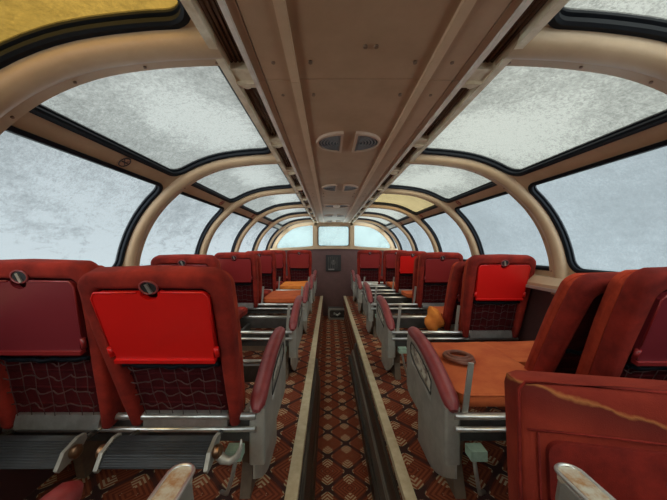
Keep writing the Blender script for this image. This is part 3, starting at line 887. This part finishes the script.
def mk_cushion_seat(mat):
    b = bmesh.new()
    ol = rrect(-.225, .225, 0, .60, .05, 5)
    lay = [(.415, .98), (.425, 1.0), (.445, 1.0), (.462, .975), (.470, .93), (.474, .80), (.476, .4)]
    rings = [[b.verts.new((x * k, .30 + (y - .30) * k, z + (.006 * math.sin(x * 9) if k < .95 else 0))) for x, y in ol] for z, k in lay]
    n = len(ol)
    for A, B in zip(rings, rings[1:]):
        for i in range(n): b.faces.new((A[i], A[(i + 1) % n], B[(i + 1) % n], B[i]))
    b.faces.new(rings[0][::-1]); b.faces.new(rings[-1])
    tube(b, [(x * .992, .30 + (y - .30) * .992, .461) for x, y in ol], .004, 6, closed=True)
    return to_mesh(b, 'seat_cushion', mat, smooth=True)
def mk_base():
    """twin seat frame; origin on the aisle edge, extends +x by 1.0"""
    b = bmesh.new()
    tube(b, [(.03, 0, .408), (.98, 0, .408)], .0125, 10, 0)
    tube(b, [(.03, -.005, .362), (.98, -.005, .362)], .010, 10, 0)
    tube(b, [(.03, .55, .385), (.98, .55, .385)], .0125, 10, 0)
    box(b, .03, .98, .02, .05, .30, .395, 1); box(b, .03, .98, .48, .51, .30, .39, 1)
    for x in (.05, .50, .95): box(b, x - .012, x + .012, .02, .54, .29, .345, 1)
    return to_mesh(b, 'seat_frame', ['metal_bright', 'frame_dark'])
def mk_ped():
    b = bmesh.new()
    prism(b, [(.10, .33), (.50, .33), (.42, .12), (.46, .0), (.10, .0), (.14, .12)], 'x', .08, .125)
    prism(b, [(.14, .33), (.46, .33), (.40, .0), (.2, .0)], 'x', .86, .90)
    box(b, .125, .86, .26, .30, .17, .22)
    return to_mesh(b, 'pedestal', 'pedestal', bevel=.004)
def mk_skirtplate():
    b = bmesh.new()
    pts = [(.01, .24), (.01, .16)] + [(.01 + .30 * k / 8, .16 - .155 * math.sin(PI / 2 * k / 8)) for k in range(1, 9)] + [(.44, .005), (.44, .24)]
    prism(b, pts, 'x', .035, .043)
    return to_mesh(b, 'side_skirt', 'metal')
def mk_tab():
    b = bmesh.new(); box(b, .075, .135, -.035, .012, .262, .298)
    return to_mesh(b, 'pedal_tab', 'green_tab', bevel=.004)
def mk_rod():
    b = bmesh.new(); tube(b, [(.10, .0, .27), (.13, .03, .15), (.17, .08, .04), (.20, .1, .03)], .008, 8)
    return to_mesh(b, 'pedal_rod', 'metal')
def mk_foot():
    """ribbed foot rest, centred in x, .40 wide, D section"""
    b = bmesh.new()
    sec = [(-.055, -.022), (-.050, -.034), (-.02, -.030), (.03, -.016), (.06, .012), (.052, .026), (.02, .028), (-.03, .010)]
    prism(b, sec, 'x', -.182, .182)
    # ribs over the top
    path = [(-.056, -.026), (-.03, .011), (.02, .030), (.053, .027)]
    tot = 0; nn = 16
    for k in range(nn):
        t = k / (nn - 1) * 3; i = min(int(t), 2); f = t - i
        y = path[i][0] * (1 - f) + path[i + 1][0] * f; z = path[i][1] * (1 - f) + path[i + 1][1] * f
        tube(b, [(-.182, y, z), (.182, y, z)], .0028, 6)
    return to_mesh(b, 'foot_rest', 'ribbed')
def mk_footcap(sg):
    b = bmesh.new()
    sec = [(-.066, -.030), (-.058, -.044), (-.02, -.040), (.035, -.024), (.070, .010), (.066, .034), (.03, .040), (-.035, .020)]
    prism(b, sec, 'x', *sorted((sg * .182, sg * .196)))
    return to_mesh(b, 'foot_rest_end', 'metal', bevel=.003)
def mk_knuckle(sg):
    b = bmesh.new()
    tube(b, [(sg * .196, 0, 0), (sg * .204, 0, 0), (sg * .216, 0, 0), (sg * .226, 0, 0)], [.022, .027, .026, .012], 14)
    return to_mesh(b, 'pivot', 'brass', smooth=True)
def mk_hook():
    b = bmesh.new()
    pts = [(.235 + .045 * math.sin(R(a)) , .0 + .02, -.005 - .04 * math.cos(R(a))) for a in range(-10, 110, 15)]
    pts = [(.21, .0, -.01), (.228, .0, -.034), (.255, .0, -.040), (.280, .0, -.020), (.292, .0, .015), (.294, .0, .050)]
    tube(b, pts, [.018, .018, .016, .012, .008, .003], 8)
    for v in b.verts: v.co.z *= 1
    return to_mesh(b, 'foot_rest_bracket', 'metal')
def mk_link():
    b = bmesh.new()
    tube(b, [(0, .03, .0), (0, .10, -.01), (0, .17, -.02)], .011, 8)
    return to_mesh(b, 'hinge_arm', 'frame_dark')
def make_foot(parent, x, y, z, hook):
    f = part('foot', 'foot_rest', mk_foot, parent); f.location = (x, y, z); f.scale = (.92, .78, .80)
    for sg in (-1, 1):
        part('fc%d' % sg, 'foot_rest_end', lambda: mk_footcap(sg), f); part('kn%d' % sg, 'pivot', lambda: mk_knuckle(sg), f)
    for x in (-.17, .17): part('link', 'hinge_arm', mk_link, f).location = (x, 0, 0)
    if hook: part('hook', 'foot_rest_bracket', mk_hook, f)
def mk_walls_arm():
    b = bmesh.new(); prism(b, rrect(.06, .44, .36, .58, .04), 'x', -.018, .018)
    return to_mesh(b, 'wall_armrest', 'red_side', bevel=.01, bseg=2, smooth=True)

ROWY = [1.03 + 1.02 * k for k in range(5)]
AX = {-1: XC - .378, 1: XC + .378}         # centre of aisle armrest
def SX(sd, n):  # seat centre x; n=0 aisle, 1 window
    return XC + sd * ((.408 + .235) if n == 0 else (.408 + .235 + .472))
def unit(sd, row, y0, label, backs, cushions, foot=True, pad=True, fwd=False, shift=0):
    """backs: {0:(tray, tilt), 1:(...)}; cushions {0:mat}"""
    root = empty('double_seat', (0, 0, 0)); root.location = (XC + sd * .35, y0, 0)
    tag(root, label, 'seat', 'double seats in rows')
    rx = root.location.x
    a = make_arm(root, AX[sd] - rx + (.04 * sd if row < 0 else 0), .02, pad)
    fr = part('base%d' % sd, 'seat_frame', (lambda: mk_base()) if sd > 0 else (lambda: mirror(mk_base())), root)
    part('ped%d' % sd, 'pedestal', (lambda: mk_ped()) if sd > 0 else (lambda: mirror(mk_ped())), root)
    part('skp%d' % sd, 'side_skirt', (lambda: mk_skirtplate()) if sd > 0 else (lambda: mirror(mk_skirtplate())), root)
    t = part('tab%d' % sd, 'pedal_tab', (lambda: mk_tab()) if sd > 0 else (lambda: mirror(mk_tab())), root)
    part('rod%d' % sd, 'pedal_rod', (lambda: mk_rod()) if sd > 0 else (lambda: mirror(mk_rod())), root)
    w = part('warm', 'wall_armrest', mk_walls_arm, root); w.location = (sd * .985, .0, 0)
    for n in (0, 1):
        cx = SX(sd, n) - rx + (shift if n else 0)
        if n in backs:
            tr, tilt = backs[n]
            make_back(root, cx, -.012 if n == 0 else -.03, .370, tilt, tr)
        else:
            for q in (-1, 1):
                if n == 0 and q * sd > 0: pass
                l = part('lever', 'recline_bracket', mk_lever, root); l.location = (cx + q * .222, .01, .40)
        if n in cushions:
            m = cushions[n]
            c = part('sc' + m, 'seat_cushion', lambda: mk_cushion_seat(m), root)
            c.location = (cx, .13 if n in backs else .045, 0)
            if n in backs: c.scale = (1, .8, 1)
            if fwd and n == 1: c.location.y = .36; c.scale = (1, .5, 1)
        if foot and row in (0,) and sd < 0: make_foot(root, cx + .02 * sd, -.13, .372, n == 0)
    return root
def mirror(me):
    for v in me.vertices: v.co.x = -v.co.x
    me.flip_normals(); return me

RED, MAR, MID = 'tray_red', 'tray_maroon', 'tray_mid'
unit(-1, 0, ROWY[0], 'nearest double seat left of the aisle, bright red tray and ribbed black footrests', {0: (RED, 20), 1: (MAR, 11)}, {1: 'orange'})
unit(-1, 1, ROWY[1], 'second double seat left of the aisle, aisle back and cushion missing', {1: (MID, 15)}, {1: 'red'})
unit(-1, 2, ROWY[2], 'third double seat left of the aisle, no aisle back above a red-orange cushion', {1: (MID, 15)}, {0: 'orange', 1: 'red'}, fwd=True)
unit(-1, 3, ROWY[3], 'fourth double seat left of the aisle, bare orange aisle cushion, no aisle back', {1: (MID, 13)}, {0: 'bright_orange', 1: 'red'})
unit(-1, 4, ROWY[4] - .1, 'farthest double seat left of the aisle, both maroon backs in place by the bulkhead', {0: (MID, 10), 1: (MID, 10)}, {0: 'red', 1: 'red'})
unit(1, 0, ROWY[0], 'nearest double seat right of the aisle, orange cushions and aisle back missing', {1: (MAR, 20)}, {0: 'orange', 1: 'orange'}, fwd=True, shift=-.05)
unit(1, 1, ROWY[1], 'second double seat right of the aisle, bright red window tray, aisle cushion missing', {1: (RED, 15)}, {1: 'orange'}, fwd=True)
unit(1, 2, ROWY[2], 'third double seat right of the aisle, maroon window tray and empty aisle frame', {1: (MID, 15)}, {1: 'orange'}, fwd=True)
unit(1, 3, ROWY[3], 'fourth double seat right of the aisle, bright red window tray and empty aisle frame', {1: (RED, 14)}, {1: 'orange'})
unit(1, 4, ROWY[4] - .1, 'farthest double seat right of the aisle, both maroon backs in place by the bulkhead', {0: (MID, 10), 1: (MID, 10)}, {0: 'red', 1: 'red'})
# row just behind: only the fronts of its aisle arms reach the picture
for sd, nm in SIDES:
    u = unit(sd, -1, ROWY[0] - .985, 'double seat at the bottom %s corner, only its worn metal aisle arm in view' % nm, {}, {}, foot=False, pad=False)
    p = part('pad', 'arm_pad', mk_pad, u); p.location = (AX[sd] + sd * .15 - u.location.x, .03, -.03); p.rotation_euler = (0, sd * R(12), 0)

# loose backrests leaning on the window seats
def loose(sd, n, y0, tilt, z, dx, label, yaw=0, cm='red_side', tray=MID):
    o, t = make_back(None, SX(sd, n) + dx, y0, z, tilt, tray, net=False, loose=True, cushmat=cm)
    o.rotation_euler = (R(tilt), 0, R(yaw))
    tag(o, label, 'seat back', 'removed seat backs leaning on the window seats')
    return o
loose(1, 1, ROWY[0] + .19, 27, .362, -.085, 'loose red back leaning on the window back of the nearest right-hand seat', tray=None)
loose(1, 1, ROWY[1] + .22, 25, .345, -.03, 'loose torn red back leaning on the window seat of the second right-hand row')
loose(1, 1, ROWY[2] + .14, 17, .345, .0, 'loose red back leaning in the third right-hand window seat')
loose(-1, 1, ROWY[2] + .14, 17, .345, .0, 'loose red back leaning in the third left-hand window seat')

# foam lump showing at the torn back
b = bmesh.new()
bmesh.ops.create_icosphere(b, subdivisions=3, radius=.09)
for v in b.verts:
    v.co.x *= .8; v.co.y *= .8; v.co.z *= 1.15
    v.co += v.co.normalized() * .014 * math.sin(v.co.x * 50 + v.co.z * 37)
o = obj('foam_lump', b, 'bright_orange', smooth=True); o.location = (.885, ROWY[1] + .22, .455)
tag(o, 'torn orange foam lump beside the loose back on the second right-hand seat', 'foam')

# brown ring on the orange cushion
b = bmesh.new()
for r, z, rr in ((.060, .012, .013), (.047, .022, .009)):
    tube(b, [(r * math.cos(2 * PI * k / 32) * 1.05, r * math.sin(2 * PI * k / 32), z) for k in range(32)], rr, 8, closed=True)
tube(b, [(.05 * math.cos(R(a)) + .01, .05 * math.sin(R(a)) - .028, .008) for a in range(170, 371, 15)], .008, 8)
o = obj('leather_ring', b, 'ring', smooth=True); o.location = (.665, ROWY[0] + .36, .479)
tag(o, 'brown round ring lying on the nearest orange cushion right of the aisle', 'ring')

# big removed back standing in the right foreground, its front towards the camera
def mk_fg():
    b = bmesh.new()
    ol = [(-.24, 0), (-.25, .30), (-.252, .62), (-.245, .645), (-.22, .655), (0, .655), (.22, .655), (.245, .645), (.252, .62), (.25, .30), (.24, 0)]
    lay = [(.0, 1.0), (-.05, 1.0), (-.072, .985), (-.082, .95), (-.086, .85), (-.087, .4)]
    rings = [[b.verts.new((x * k, y, (z - .33) * k + .33)) for x, z in ol] for y, k in lay]
    n = len(ol)
    for A, B in zip(rings, rings[1:]):
        for i in range(n): b.faces.new((A[i], A[(i + 1) % n], B[(i + 1) % n], B[i]))
    b.faces.new(rings[0][::-1]); b.faces.new(rings[-1])
    # lower padded panel and upper head panel
    return b
fg = obj('removed_backrest', mk_fg(), 'stained', smooth=True)
b = bmesh.new(); prism(b, rrect(-.195, .24, .02, .515, .03), 'y', -.100, -.084)
obj('lumbar_pad', b, 'red', fg, bevel=.007, bseg=3, smooth=True)
b = bmesh.new()
tube(b, [(-.246, -.072, .02), (-.251, -.074, .40), (-.246, -.074, .63), (-.23, -.074, .648), (0, -.076, .652), (.24, -.074, .645), (.25, -.074, .40)], .0045, 6)
tube(b, [(-.235, -.089, .535), (-.1, -.092, .537), (.1, -.092, .533), (.235, -.089, .531)], .003, 6)
tube(b, [(-.21, -.088, .02), (-.212, -.090, .53)], .003, 6)
tube(b, [(-.20, -.1005, .20), (.23, -.1005, .20)], .003, 6)
obj('piping', b, 'red', fg)
b = bmesh.new(); box(b, -.235, .235, 0, .03, .02, .62); obj('backing_board', b, 'maroon', fg, bevel=.005)
fg.location = (.80, .74, -.01); fg.rotation_euler = (R(-4), R(0), R(-10))
fg.scale = (1.08, 1, 1.05)
tag(fg, 'removed red seat back with a yellow tide mark, standing in the right foreground', 'seat back')
